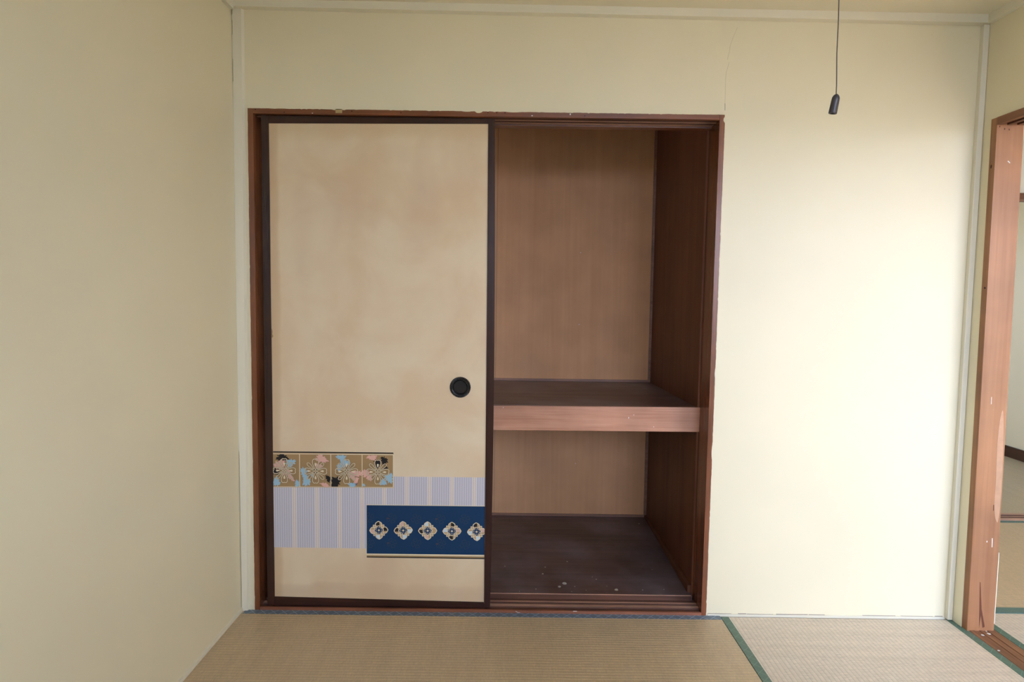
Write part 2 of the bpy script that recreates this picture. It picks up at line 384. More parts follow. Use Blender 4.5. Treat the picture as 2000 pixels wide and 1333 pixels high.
# matted floor in front, outside the picture
boxes('floor_mats_front', [(-0.044, MX-0.001, REAR, -0.925, -0.055, -0.001), (MX, 2.686, REAR, -1.845, -0.055, -0.001)], m_tat_x, **struct)
heri_mat('tatami_mat', 2.789, 3.70, -1.80, 0.0445, 1,
         [(2.789, 2.819, -1.80, 0.0445), (3.67, 3.70, -1.80, 0.0445)], m_heri_g,
         'straw mat just through the doorway at the right, beside the wooden door track')
heri_mat('tatami_mat', 2.789, 4.60, 0.0455, TH1-0.001, 0,
         [(2.789, 4.60, 0.0455, 0.094), (2.789, 4.60, TH1-0.036, TH1-0.001)], mat_heri('green_border_cloth_far', (0.085, 0.165, 0.15), (0.2, 0.3, 0.27), 0.045, 0.2),
         'straw mat in the next room between two crosswise green borders')
boxes('floor_mats_next_room', [(3.701, XN, REAR2, 0.0445, -0.055, -0.001), (2.789, 3.70, REAR2, -1.801, -0.055, -0.001), (4.601, XN, 0.0455, TH1-0.001, -0.055, -0.001)], m_tat_y, **struct)
boxes('floor_third_room', [(XR2, XN, TH1+0.118, 4.0, -0.055, 0.0)], mat_tatami('third_room_mat', 0, (0.50, 0.42, 0.28)), **struct)

# ------------------------------------------------------------------ closet
closet = thing('closet', 'built-in closet with open right half, brown wooden frame and one shelf', 'closet')
CB, CT = 0.97, 2.20                       # depth of the back panel, inner height
FZ0, FZ1 = 0.031, 0.052                   # closet floor height front / back
# upright frame posts: face 2 cm wide, 12 cm deep, with ragged outer edge
bm = bmesh.new(); hexa(bm, [(0.0, -0.004, -0.004), (0.0215, -0.004, -0.004), (0.0215, 0.12, -0.004), (0.0, 0.12, -0.004),
                            (0.001, -0.004, SH), (0.0215, -0.004, SH), (0.0215, 0.12, SH), (0.001, 0.12, SH)], 0.0008)
finish('side_jamb', bm, m_frame_z, closet)
bm = bmesh.new(); hexa(bm, [(1.718, -0.004, -0.008), (1.738, -0.004, -0.008), (1.738, 0.12, -0.008), (1.718, 0.12, -0.008),
                            (1.722, -0.004, SH), (1.742, -0.004, SH), (1.742, 0.12, SH), (1.722, 0.12, SH)], 0.0008)
finish('side_jamb', bm, m_frame_z, closet)
# head with two grooves; the face drops a little to the left
prof = [(-0.004, SH+0.001), (-0.004, 1.870), (0.005, 1.868), (0.0055, 1.877), (0.028, 1.877), (0.0285, 1.868), (0.044, 1.868),
        (0.0445, 1.877), (0.066, 1.877), (0.0665, 1.868), (0.088, 1.868), (0.0885, 1.862), (0.128, 1.862), (0.128, SH+0.001)]
profile_x('head_jamb', prof, 0.0215, 1.7215, [m_frame_x, m_groove, m_ridge], closet, [0, 0, 1, 1, 1, 2, 1, 1, 1, 2, 1, 0, 0, 0])
# sill with two tracks
prof = [(-0.004, -0.012), (-0.004, 0.0110), (0.002, 0.0120), (0.0045, 0.0085), (0.0262, 0.0085), (0.0268, 0.0140), (0.046, 0.0140), (0.0465, 0.0085),
        (0.0600, 0.0085), (0.0605, 0.0145), (0.0715, 0.0145), (0.073, 0.0100), (0.1, 0.0100), (0.1, -0.012)]
profile_x('sill', prof, 0.0215, 1.7185, [m_sill_wood, m_groove, m_ridge], closet, [0, 0, 1, 1, 1, 2, 1, 1, 1, 2, 1, 1, 1, 0])
# floor board
bm = bmesh.new(); hexa(bm, [(0.022, 0.1, 0.0), (1.712, 0.1, 0.0), (1.704, CB, 0.0), (0.022, CB, 0.0),
                            (0.022, 0.1, FZ0), (1.712, 0.1, FZ0), (1.704, CB, FZ1), (0.022, CB, FZ1)], 0.0008)
finish('floor_panel', bm, m_cfloor, closet)
boxes('floor_edge', [(0.022, 1.706, 0.0985, 0.1, 0.010, FZ0-0.002)], m_groove, closet)
boxes('floor_nosing', [(0.022, 1.706, 0.0975, 0.1005, FZ0-0.0018, FZ0+0.0008)], m_ridge, closet)
# back panel in three sheets
xs = [0.015, 0.893, 1.72]
for a, b in zip(xs[:-1], xs[1:]):
    boxes('back_panel', [(a+0.0006, b-0.0006, CB, CB+0.008, 0.02, CT)], m_back, closet)
boxes('back_backing', [(0.0, 1.75, CB+0.009, CB+0.03, 0, CT)], m_gap, closet)
# side panels
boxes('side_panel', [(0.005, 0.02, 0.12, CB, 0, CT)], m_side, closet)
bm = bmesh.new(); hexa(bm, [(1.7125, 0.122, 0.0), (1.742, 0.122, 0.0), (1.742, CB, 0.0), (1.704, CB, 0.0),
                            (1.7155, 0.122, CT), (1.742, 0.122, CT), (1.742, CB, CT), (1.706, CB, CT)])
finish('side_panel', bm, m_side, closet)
boxes('top_panel', [(0.0, 1.75, 0.12, CB+0.03, CT, CT+0.01)], m_side, closet)
# battens
boxes('batten', [(0.02, 1.704, CB-0.010, CB, FZ1-0.001, FZ1+0.011)], m_batten, closet, bevel=0.001)
boxes('batten', [(0.02, 1.704, CB-0.010, CB, 0.774, 0.786)], m_batten, closet, bevel=0.001)
boxes('batten', [(1.690, 1.7045, CB-0.010, CB, FZ1+0.011, 0.685)], m_batten, closet, bevel=0.001)
boxes('batten', [(1.693, 1.7065, CB-0.010, CB, 0.786, CT)], m_batten, closet, bevel=0.001)
bm = bmesh.new(); hexa(bm, [(1.698, 0.124, FZ0), (1.712, 0.124, FZ0), (1.7045, CB-0.01, FZ1-.001), (1.692, CB-0.01, FZ1-.001),
                            (1.698, 0.124, FZ0+0.030), (1.712, 0.124, FZ0+0.030), (1.7045, CB-0.01, FZ1+0.012), (1.692, CB-0.01, FZ1+0.012)], 0.001)
finish('batten', bm, m_side, closet)
# shelf: board and fascia
bm = bmesh.new(); hexa(bm, [(0.022, 0.131, 0.765), (1.7120, 0.131, 0.765), (1.7045, CB-0.0005, 0.750), (0.022, CB-0.0005, 0.750),
                            (0.022, 0.131, 0.787), (1.7120, 0.131, 0.787), (1.7045, CB-0.0005, 0.774), (0.022, CB-0.0005, 0.774)])
shelf = finish('shelf', bm, m_cfloor, closet)
bm = bmesh.new(); hexa(bm, [(0.0215, 0.110, 0.686), (1.7195, 0.110, 0.692), (1.7195, 0.130, 0.692), (0.0215, 0.130, 0.686),
                            (0.0215, 0.110, 0.7815), (1.7205, 0.110, 0.7895), (1.7205, 0.130, 0.7895), (0.0215, 0.130, 0.7815)], 0.0012)
finish('fascia', bm, m_shelf_face, shelf, label='light reddish-brown front board of the shelf')
boxes('shelf_backing', [(0.022, 1.70, 0.3, 0.33, 0.72, 0.76), (0.022, 1.70, 0.65, 0.68, 0.715, 0.752)], m_side, shelf)
# paint specks and drips
bm = bmesh.new(); random.seed(21)
for x, z, r in ((1.327, 1.445, 0.0021), (1.327, 1.073, 0.0021), (1.323, 0.335, 0.0020), (1.30, 1.62, 0.0009)):
    bm = bmesh.new(); disc(bm, (x, CB, z), 'y-', r, 0.0006, 8); finish('nail_head', bm, m_white, closet)
bm = bmesh.new()
def fz(y): return FZ0+(FZ1-FZ0)*(y-0.1)/(CB-0.1)
for x, y, r in ((1.207, 0.190, 0.009), (1.184, 0.160, 0.006), (1.414, 0.140, 0.007), (1.247, 0.162, 0.0022), (1.087, 0.137, 0.0022), (1.121, 0.275, 0.004),
                (1.135, 0.34, 0.003), (0.959, 0.345, 0.003), (1.236, 0.4, 0.003), (1.344, 0.23, 0.0025), (1.647, 0.866, 0.004), (1.521, 0.14, 0.0025), (1.609, 0.147, 0.002),
                (1.330, 0.25, 0.002), (1.02, 0.115, 0.0018), (1.23, 0.118, 0.0018), (1.29, 0.132, 0.0016), (1.38, 0.17, 0.0016), (1.60, 0.33, 0.002)):
    disc(bm, (x, y, fz(y)+0.0001), 'z+', r, 0.0005, 12, 1, 1.2, 0, 0.12)
finish('paint_drip', bm, m_spot, closet, kind='stuff')
bm = bmesh.new()
for x, z, r in ((1.44, 0.745, 0.0022), (1.46, 0.757, 0.0014), (0.945, 0.779, 0.0016), (1.54, 0.71, 0.0015)):
    disc(bm, (x, 0.110, z), 'y-', r, 0.0004, 7, 0.6, 1.6, 0, 0.3)
finish('paint_chip', bm, m_white, closet, kind='stuff')
bm = bmesh.new()
strip(bm, [(1.004, 0.0085), (1.014, 0.002), (1.018, 0.003), (1.030, -0.004)], 0.0012, -0.004, 0.0003)
strip(bm, [(1.225, 0.0112), (1.24, 0.0112)], 0.0022, -0.004, 0.0003)
finish('scratch', bm, m_white, closet, kind='stuff')
# old nail holes and tape
bm = bmesh.new()
for x, z in ((0.135, 1.876), (0.381, 1.883), (0.877, 1.885), (0.909, 1.885), (0.939, 1.885), (0.03, 1.885), (0.56, 1.88), (1.23, 1.878)):
    bm = bmesh.new(); disc(bm, (x, -0.004, z-0.001), 'y-', 0.0022, 0.0002, 8, 1.2, 1); finish('nail_hole', bm, m_hole, closet)
bm = bmesh.new(); flat_poly(bm, [(0.322, 1.8745), (0.346, 1.8748), (0.3465, 1.8895), (0.3215, 1.889)], (0, -0.004, 0), 'y-', 0.0006)
finish('tape_piece', bm, m_tape, closet, label='small yellowed piece of tape on the frame head')
# wall paint that ran over the edge of the frame (ragged line)
def ragged(bm, p0, p1, inward, base, amp, step, bites=()):
    """thin paint film from just outside the frame edge p0->p1, creeping inward by a ragged amount"""
    p0 = Vector(p0); p1 = Vector(p1); n = int((p1-p0).length/step); d = (p1-p0)/n; inv = Vector(inward)
    prev = None; v = base
    for i in range(n+1):
        v = 0.75*v+0.25*(base+random.uniform(-amp, amp)); 
        w = max(0.0002, v + (random.uniform(0, amp) if random.random() < 0.1 else 0))
        p = p0+d*i
        for bp, bw, bd in bites:
            t = abs((p-p0).length-bp)
            if t < bw: w = max(w, bd*math.sqrt(1-(t/bw)**2))
        cur = (p-inv*0.002, p+inv*w)
        if prev:
            flat_poly(bm, [tuple(prev[0]), tuple(cur[0]), tuple(cur[1]), tuple(prev[1])], (0, -0.0041, 0), 'y-', 0.0005)
        prev = cur
bm = bmesh.new(); random.seed(3)
ragged(bm, (0.0, SH+0.001), (1.742, SH+0.001), (0, -1), 0.0012, 0.0016, 0.006, [(0.843, 0.014, 0.007), (0.318, 0.007, 0.0045), (0.352, 0.006, 0.004), (0.97, 0.03, 0.003), (0.80, 0.02, 0.003)])
ragged(bm, (1.742, 1.89), (1.738, 0.0), (-1, 0), 0.0010, 0.0016, 0.008, [(0.02, 0.012, 0.006), (0.95, 0.02, 0.003), (1.25, 0.03, 0.0035)])
ragged(bm, (0.001, 0.0), (0.001, 1.886), (1, 0), 0.0006, 0.0012, 0.01)
finish('paint_edge', bm, m_wall, closet)
for x, z, r, a_, b_ in ((1.177, 1.882, .0022, 1, 1.6), (1.038, 1.875, .0018, 1.6, 1), (0.238, 1.873, .0018, 1.5, .8)):
    bm = bmesh.new(); disc(bm, (x, -0.004, z), 'y-', r, 0.0004, 8, a_, b_); finish('paint_splash', bm, m_white, closet)

# ------------------------------------------------------------------ sliding door
DYF, DYP = 0.008, 0.011                    # front of rails, front of paper
door = thing('sliding_door', 'cream paper sliding closet door with dark frame and printed flower bands', 'door')
random.seed(5)
# paper, with slightly out-of-square outline
def edge_x(z, side): 
    t = (z-0.04)/1.8
    if side == 0: return 0.0735 + 0.0003*math.sin(z*9)
    return 0.8815 - 0.0035*t + 0.0012*math.sin(math.pi*t)
# paper material
m_paper, nt, b = new_mat('aged_door_paper', 0.62, 0.3)
n1 = noise(nt, coords(nt), 3.4, 4, 0.55, 0.4); n2 = noise(nt, coords(nt, (1.6, 1, 0.8)), 2.1, 3)
base = ramp(nt, n1, [(0.38, (0.78, 0.64, 0.445)), (0.62, (0.72, 0.55, 0.355))])
base = mix(nt, ramp(nt, n2, [(0.56, 0.0), (0.70, 0.45)]), base, (0.63, 0.46, 0.32))
t = nd(nt, 'ShaderNodeTexCoord'); sep = nd(nt, 'ShaderNodeSeparateXYZ'); nt.links.new(t.outputs['Object'], sep.inputs[0])
en = math_n(nt, 'MULTIPLY', noise(nt, coords(nt, (1, 1, 1)), 7, 3), 0.03)
dl = math_n(nt, 'SUBTRACT', math_n(nt, 'SUBTRACT', sep.outputs[0], 0.0735), en)           # distance from left edge
ml = ramp(nt, dl, [(0.0, 0.55), (0.010, 0.45), (0.022, 0.0)])
base = mix(nt, ml, base, (0.56, 0.37, 0.20))
dt = math_n(nt, 'SUBTRACT', math_n(nt, 'SUBTRACT', 1.845, sep.outputs[2]), math_n(nt, 'MULTIPLY', en, 1.2))
base = mix(nt, ramp(nt, dt, [(0.0, 0.45), (0.02, 0.30), (0.05, 0.0)]), base, (0.60, 0.44, 0.24))
db = math_n(nt, 'SUBTRACT', math_n(nt, 'SUBTRACT', sep.outputs[2], 0.04), math_n(nt, 'MULTIPLY', en, 2.2))
base = mix(nt, ramp(nt, db, [(0.0, 0.35), (0.022, 0.22), (0.034, 0.0)]), base, (0.52, 0.35, 0.22))
fib = noise(nt, coords(nt, (1, 1, 3)), 220, 2)
nt.links.new(base, b.inputs['Base Color']); bump(nt, b, fib, 0.1, 0.0004)
bm = bmesh.new()
NZ = 24; rows = []
for i in range(NZ+1):
    z = 0.030+(1.852-0.030)*i/NZ
    rows.append((z, 0.068, 0.888))
fv = [[bm.verts.new((xa, DYP, z)), bm.verts.new((xb, DYP, z))] for z, xa, xb in rows]
bv = [[bm.verts.new((xa, DYP+0.010, z)), bm.verts.new((xb, DYP+0.010, z))] for z, xa, xb in rows]
for i in range(NZ):
    bm.faces.new((fv[i][0], fv[i][1], fv[i+1][1], fv[i+1][0])); bm.faces.new((bv[i][0], bv[i+1][0], bv[i+1][1], bv[i][1]))
    bm.faces.new((fv[i][0], fv[i+1][0], bv[i+1][0], bv[i][0])); bm.faces.new((fv[i][1], bv[i][1], bv[i+1][1], fv[i+1][1]))
bm.faces.new((fv[0][0], bv[0][0], bv[0][1], fv[0][1])); bm.faces.new((fv[-1][0], fv[-1][1], bv[-1][1], bv[-1][0]))
paper = finish('paper_panel', bm, m_paper, door)
# rails and stiles
ND = 16
bm = bmesh.new()
for side in (0, 1):
    loops = []
    for i in range(ND+1):
        z = 0.012+(1.866-0.012)*i/ND
        t = (z-0.016)/1.85
        if side == 0: xa, xb = 0.046, edge_x(z, 0)
        else: xa, xb = edge_x(z, 1), 0.905 - 0.003*t + 0.0065*math.sin(math.pi*t)
        loops.append([bm.verts.new(p) for p in ((xa, DYF, z), (xb, DYF, z), (xb, DYF+0.017, z), (xa, DYF+0.017, z))])
    for a, c in zip(loops[:-1], loops[1:]):
        for k in range(4): bm.faces.new((a[k], a[(k+1) % 4], c[(k+1) % 4], c[k]))
    bm.faces.new(loops[0]); bm.faces.new(loops[-1][::-1])
    finish('stile', bm, m_lacq, door)
    bm = bmesh.new()
bm.free()
m_lacq_x = mat_wood('dark_lacquered_rail', (0.026, 0.009, 0.007), (0.044, 0.015, 0.012), 0, 0.24, 0.45, 1, 0.2, 0.05)
bm = bmesh.new(); hexa(bm, [(0.0738, DYF+.0005, 1.838), (0.8785, DYF+.0005, 1.847), (0.8785, DYF+0.016, 1.847), (0.0738, DYF+0.016, 1.838),
                            (0.0738, DYF+.0005, 1.864), (0.8785, DYF+.0005, 1.866), (0.8785, DYF+0.016, 1.866), (0.0738, DYF+0.016, 1.864)])
finish('rail', bm, m_lacq_x, door)
bm = bmesh.new(); hexa(bm, [(0.0738, DYF+.0005, 0.013), (0.881, DYF+.0005, 0.013), (0.881, DYF+0.016, 0.013), (0.0738, DYF+0.016, 0.013),
                            (0.0738, DYF+.0005, 0.048), (0.881, DYF+.0005, 0.036), (0.881, DYF+0.016, 0.036), (0.0738, DYF+0.016, 0.048)])
finish('rail', bm, m_lacq_x, door)
bm = bmesh.new()
flat_poly(bm, [(0.0740, 1.085), (0.0775, 1.075), (0.0765, 1.062), (0.080, 1.056), (0.077, 1.051), (0.0740, 1.049)], (0, DYP, 0), 'y-', 0.0004)
finish('torn_edge', bm, mat_plain('torn_paper_brown', (0.36, 0.22, 0.10), 0.8), paper)

# recessed round pull: scalloped rim and cup
HX, HZ, HR = 0.783, 0.872, 0.0395
bm = bmesh.new(); N = 144
rings = []
for r, dy, sc in ((0.0385, 0.0, 1), (0.0395, -0.0022, 1), (0.0375, -0.0042, 1), (0.0335, -0.0042, 0.3), (0.0300, -0.0030, 0), (0.0285, -0.0040, 0), (0.0268, -0.0020, 0), (0.0255, 0.0060, 0), (0.0235, 0.0078, 0), (0.0001, 0.0080, 0)):
    ring = []
    for i in range(N):
        a = 2*math.pi*i/N; rr = r*(1+0.012*sc*math.cos(a*36))
        ring.append(bm.verts.new((HX+rr*math.cos(a), DYP+dy+(0.0006*math.cos(a*36)*-1 if sc else 0), HZ+rr*math.sin(a))))
    rings.append(ring)
for a, c in zip(rings[:-1], rings[1:]):
    for i in range(N): bm.faces.new((a[i], a[(i+1) % N], c[(i+1) % N], c[i]))
rim_rings = 5
pull = finish('pull_handle', bm, m_black, door, smooth=False, label='round black recessed finger pull with ribbed rim')
bm = bmesh.new()
for k in range(36):                                             # raised ribs on the rim
    a = 2*math.pi*(k+0.5)/36; ca, sa = math.cos(a), math.sin(a)
    def Q(r, t, y): return (HX+r*ca-t*sa, DYP+y, HZ+r*sa+t*ca)
    hexa(bm, [Q(0.0310, -0.0006, -0.0035), Q(0.0384, -0.0010, -0.0030), Q(0.0384, 0.0010, -0.0030), Q(0.0310, 0.0006, -0.0035),
              Q(0.0310, -0.0003, -0.0048), Q(0.0380, -0.0005, -0.0052), Q(0.0380, 0.0005, -0.0052), Q(0.0310, 0.0003, -0.0048)])
finish('rim_rib', bm, m_black, pull, kind='stuff')
# hole in the paper is hidden by the cup: cut the cup depth out of the panel
hole = bmesh.new()
# (cup is shallow, the paper panel below it is opened with a boolean)
bmesh.ops.create_cone(hole, cap_ends=True, segments=48, radius1=0.0345, radius2=0.0345, depth=0.02, matrix=Matrix.Translation((HX, DYP+0.002, HZ)) @ Matrix.Rotation(math.pi/2, 4, 'X'))
hm = bpy.data.meshes.new('cut'); hole.to_mesh(hm); hole.free(); ho = bpy.data.objects.new('cut', hm); COL.objects.link(ho)
mod = paper.modifiers.new('cut', 'BOOLEAN'); mod.object = ho; mod.operation = 'DIFFERENCE'; mod.solver = 'EXACT'
dg = bpy.context.evaluated_depsgraph_get(); dg.update()
nm = bpy.data.meshes.new_from_object(paper.evaluated_get(dg)); nm.name = 'paper_panel'
paper.modifiers.clear(); old = paper.data; paper.data = nm; bpy.data.objects.remove(ho, do_unlink=True); bpy.data.meshes.remove(hm); bpy.data.meshes.remove(old)

# --- printed bands -----------------------------------------------------------
P = {}
def pc(n, c, r=0.6):
    P[n] = mat_plain('print_'+n, c, r, 0.3); return P[n]
pc('gold', (0.37, 0.235, 0.105)); pc('cream', (0.78, 0.67, 0.46)); pc('shade', (0.15, 0.09, 0.035)); pc('black', (0.018, 0.014, 0.012))
pc('pink', (0.74, 0.43, 0.35)); pc('blue', (0.34, 0.52, 0.62)); pc('navy', (0.005, 0.036, 0.105), 0.8); pc('tan', (0.52, 0.36, 0.20))
pc('faint', (0.050, 0.060, 0.075), 0.8); pc('lightblue', (0.60, 0.70, 0.74)); pc('palepink', (0.68, 0.46, 0.38)); pc('rust', (0.08, 0.045, 0.06)); pc('darkpink', (0.40, 0.19, 0.14))
PL = list(P); PM = [P[k] for k in PL]
def mi(n): return PL.index(n)
BASE = DYP; LAY = 0.00012
def layer(k): return (0, BASE-LAY*k, 0)
def rect(bm, x0, x1, z0a, z0b, z1a, z1b, k, m):
    """quad with sloping bottom/top edges: z at x0 and at x1"""
    flat_poly(bm, [(x0, z0a), (x1, z0b), (x1, z1b), (x0, z1a)], layer(k), 'y-', LAY*0.9, mi(m))
def clip_poly(pts, x0, x1, z0, z1):
    def cl(pts, ax, val, keep):
        out = []
        for i in range(len(pts)):
            a, b = pts[i-1], pts[i]; ina = (a[ax] >= val) if keep > 0 else (a[ax] <= val); inb = (b[ax] >= val) if keep > 0 else (b[ax] <= val)
            if ina != inb:
                t = (val-a[ax])/(b[ax]-a[ax]); out.append((a[0]+t*(b[0]-a[0]), a[1]+t*(b[1]-a[1])))
            if inb: out.append(b)
        return out
    for ax, v, k in ((0, x0, 1), (0, x1, -1), (1, z0, 1), (1, z1, -1)):
        if pts: pts = cl(pts, ax, v, k)
    return pts
def poly(bm, pts, k, m, clip=None):
    if clip: pts = clip_poly(pts, *clip)
    q = []
    for p in pts:
        if not q or (abs(p[0]-q[-1][0])+abs(p[1]-q[-1][1])) > 1e-6: q.append(p)
    if len(q) > 2: flat_poly(bm, q, layer(k), 'y-', LAY*0.9, mi(m))
def line(bm, pts, w, k, m, closed=False, clip=None):
    if closed: pts = pts+[pts[0], pts[1]]
    n = len(pts); L = []; Rr = []
    for i, p in enumerate(pts):
        a = pts[max(0, i-1)]; b_ = pts[min(n-1, i+1)]
        if closed and i == 0: a = pts[-3]
        if closed and i == n-1: b_ = pts[2]
        d = Vector((b_[0]-a[0], b_[1]-a[1])); d = d.normalized() if d.length else Vector((1, 0))
        L.append((p[0]-d.y*w/2, p[1]+d.x*w/2)); Rr.append((p[0]+d.y*w/2, p[1]-d.x*w/2))
    for i in range(n-2 if closed else n-1): poly(bm, [L[i], L[i+1], Rr[i+1], Rr[i]], k, m, clip)
def petal(cx, cz, ang, r0, r1, w, notch=0.0, n=22, peak=0.68):
    """closed teardrop outline from radius r0 to r1, max width w, optional notched tip"""
    pts = []
    L = r1-r0
    for i in range(n):
        a = 2*math.pi*i/n
        s = 0.5-0.5*math.cos(a)                 # 0 at root, 1 at tip
        wd = w/2*math.sin(a)*(0.30+0.95*s)
        rad = r0+L*s-notch*math.exp(-((a-math.pi)/0.22)**2)
        pts.append((rad, wd))
    ca, sa = math.cos(ang), math.sin(ang)
    return [(cx+r*ca-t*sa, cz+r*sa+t*ca) for r, t in pts]
def circ(cx, cz, r, n=14): return [(cx+r*math.cos(2*math.pi*i/n), cz+r*math.sin(2*math.pi*i/n)) for i in range(n)]
def blob(cx, cz, rx, rz, rot=0, jag=0.35, n=44):
    """jagged splash outline, radial"""
    pts = []; ph = [random.uniform(0, 6.28) for _ in range(5)]
    for i in range(n):
        a = 2*math.pi*i/n
        q = 1+jag*(0.45*math.sin(3*a+ph[0])+0.35*math.sin(7*a+ph[1])+0.45*math.sin(11*a+ph[2])+0.25*math.sin(17*a+ph[3]))
        x = rx*q*math.cos(a); z = rz*q*math.sin(a)
        pts.append((cx+x*math.cos(rot)-z*math.sin(rot), cz+x*math.sin(rot)+z*math.cos(rot)))
    return pts
def fan(bm, pts, c, k, m, clip):
    for i in range(len(pts)): poly(bm, [c, pts[i-1], pts[i]], k, m, clip)

# striped lilac band (step shaped)
m_str, nt, b = new_mat('lilac_stripes', 0.6, 0.3)
t = nd(nt, 'ShaderNodeTexCoord'); sep = nd(nt, 'ShaderNodeSeparateXYZ'); nt.links.new(t.outputs['Object'], sep.inputs[0])
PITCH_S = 0.0859
u = math_n(nt, 'FRACT', math_n(nt, 'MULTIPLY', math_n(nt, 'SUBTRACT', sep.outputs[0], 0.1530-2*PITCH_S), 1/PITCH_S))
fine = math_n(nt, 'ABSOLUTE', math_n(nt, 'SINE', math_n(nt, 'MULTIPLY', u, math.pi*10)))
c = ramp(nt, fine, [(0.25, (0.67, 0.64, 0.67)), (0.75, (0.51, 0.485, 0.545))])
edge = math_n(nt, 'ABSOLUTE', math_n(nt, 'SUBTRACT', u, 0.5))          # .5 at the tan line
c = mix(nt, ramp(nt, edge, [(0.40, 0.0), (0.415, 1.0)]), c, (0.73, 0.69, 0.68))
g = math_n(nt, 'LESS_THAN', math_n(nt, 'ABSOLUTE', math_n(nt, 'SUBTRACT', edge, 0.457)), 0.012)
c = mix(nt, math_n(nt, 'MULTIPLY', g, 0.85), c, (0.62, 0.40, 0.20))
nt.links.new(c, b.inputs['Base Color'])
def band(pts, mat, name):
    bm = bmesh.new(); flat_poly(bm, pts, (0, DYP, 0), 'y-', LAY)
    return finish(name, bm, mat, paper)
band([(0.0738, 0.2425), (0.4305, 0.2425), (0.4305, 0.413), (0.8812, 0.414), (0.8812, 0.526), (0.5325, 0.525), (0.5325, 0.48), (0.0738, 0.48)], m_str, 'lilac_striped_print')

# gold flower band
bm = bmesh.new(); X0, X1 = 0.0738, 0.5325; Z0, Z1 = 0.4815, 0.6090
rect(bm, X0, X1, 0.4770, 0.4815, 0.6165, 0.6165, 2, 'tan')
rect(bm, X0, X1-0.002, 0.6120, 0.6132, 0.6168, 0.6180, 3, 'black')
rect(bm, X0, X1, 0.4785, 0.4830, 0.6080, 0.6110, 3, 'cream')
clips = []
divs = [X0, 0.1740, 0.2930, 0.4120, 0.5305]
for i in range(4):
    a = divs[i]+(0.0 if i == 0 else 0.0014); c_ = divs[i+1]-0.0014
    za = 0.4805+0.004*(a-X0)/0.46; 
    rect(bm, a, c_, za, za+0.001, 0.6062+0.0015*i/3, 0.6065+0.0015*i/3, 4, 'gold'); clips.append((a, c_, za+0.0006, 0.6064))
FC = [(0.1165, 0.5432), (0.2352, 0.5430), (0.3535, 0.5428), (0.4722, 0.5424)]
random.seed(11)
splash = {0: [('black', .108, .593, .022, .013, 0), ('black', .086, .539, .012, .014, 0), ('pink', .098, .566, .020, .017, .6), ('pink', .121, .541, .016, .012, -0.5), ('pink', .140, .518, .018, .008, -0.9), ('blue', .140, .573, .018, .014, .4), ('blue', .086, .500, .013, .017, 0), ('blue', .166, .493, .010, .013, 0)],
          1: [('pink', .257, .590, .022, .014, -0.3), ('pink', .246, .560, .013, .012, 0.5), ('blue', .190, .538, .011, .019, 0), ('blue', .200, .505, .014, .021, 0), ('black', .2340, .543, .011, .010, 0), ('black', .283, .514, .008, .014, 0.4), ('pink', .272, .488, .018, .008, -0.5), ('blue', .224, .526, .006, .008, 0)],
          2: [('blue', .332, .597, .018, .009, 0), ('blue', .345, .574, .019, .015, .3), ('blue', .325, .558, .009, .013, 0), ('black', .312, .503, .017, .019, 0.2), ('black', .300, .487, .008, .009, 0), ('pink', .372, .531, .017, .013, -0.4), ('pink', .396, .535, .017, .012, 0.2), ('pink', .388, .510, .010, .015, 0), ('blue', .375, .491, .015, .009, 0)],
          3: [('pink', .450, .598, .018, .010, 0), ('black', .470, .575, .012, .017, 0), ('black', .496, .586, .012, .016, 0.3), ('black', .502, .559, .008, .006, 0), ('pink', .425, .537, .013, .014, 0), ('pink', .440, .520, .010, .012, 0), ('blue', .515, .520, .015, .019, 0.3), ('blue', .492, .503, .013, .012, 0), ('blue', .417, .491, .007, .005, 0)]}
for i in range(4):
    cl = clips[i]; kk = 5
    for (mn, x, z, rx, rz, ro) in splash[i]:
        if mn == 'pink':
            random_state = random.getstate(); fan(bm, blob(x+0.0022, z-0.0012, rx, rz, ro), (x+0.0022, z-0.0012), kk, 'darkpink', cl); random.setstate(random_state)
        fan(bm, blob(x, z, rx, rz, ro), (x, z), kk+1, mn, cl)
        kk += 2 if kk < 17 else 0
    fx, fz_ = FC[i]; K = 24
    for q in range(4):
        ang = q*math.pi/2
        R1 = 0.0485 if q % 2 else 0.0445
        p = petal(fx, fz_, ang, 0.0055, R1, 0.0265, 0.0035, 30)
        line(bm, p, 0.0040, K, 'shade', True, cl); line(bm, p, 0.0024, K+1, 'cream', True, cl)
        poly(bm, petal(fx, fz_, ang, 0.017, 0.032, 0.0085, 0, 12), K+1, 'cream', cl)
        a2 = ang+math.pi/4
        p = petal(fx, fz_, a2, 0.0095, 0.0440, 0.0125, 0, 22)
        line(bm, p, 0.0036, K, 'shade', True, cl); line(bm, p, 0.0021, K+1, 'cream', True, cl)
    for q in range(16):
        a = 2*math.pi*q/16; line(bm, [(fx+0.006*math.cos(a), fz_+0.006*math.sin(a)), (fx+0.0105*math.cos(a), fz_+0.0105*math.sin(a))], 0.0011, K, 'shade', False, cl)
    poly(bm, circ(fx, fz_, 0.0058), K+2, 'shade', cl); poly(bm, circ(fx, fz_, 0.0048), K+3, 'cream', cl); poly(bm, circ(fx, fz_, 0.0028), K+4, 'gold', cl)
finish('gold_flower_print', bm, PM, paper)

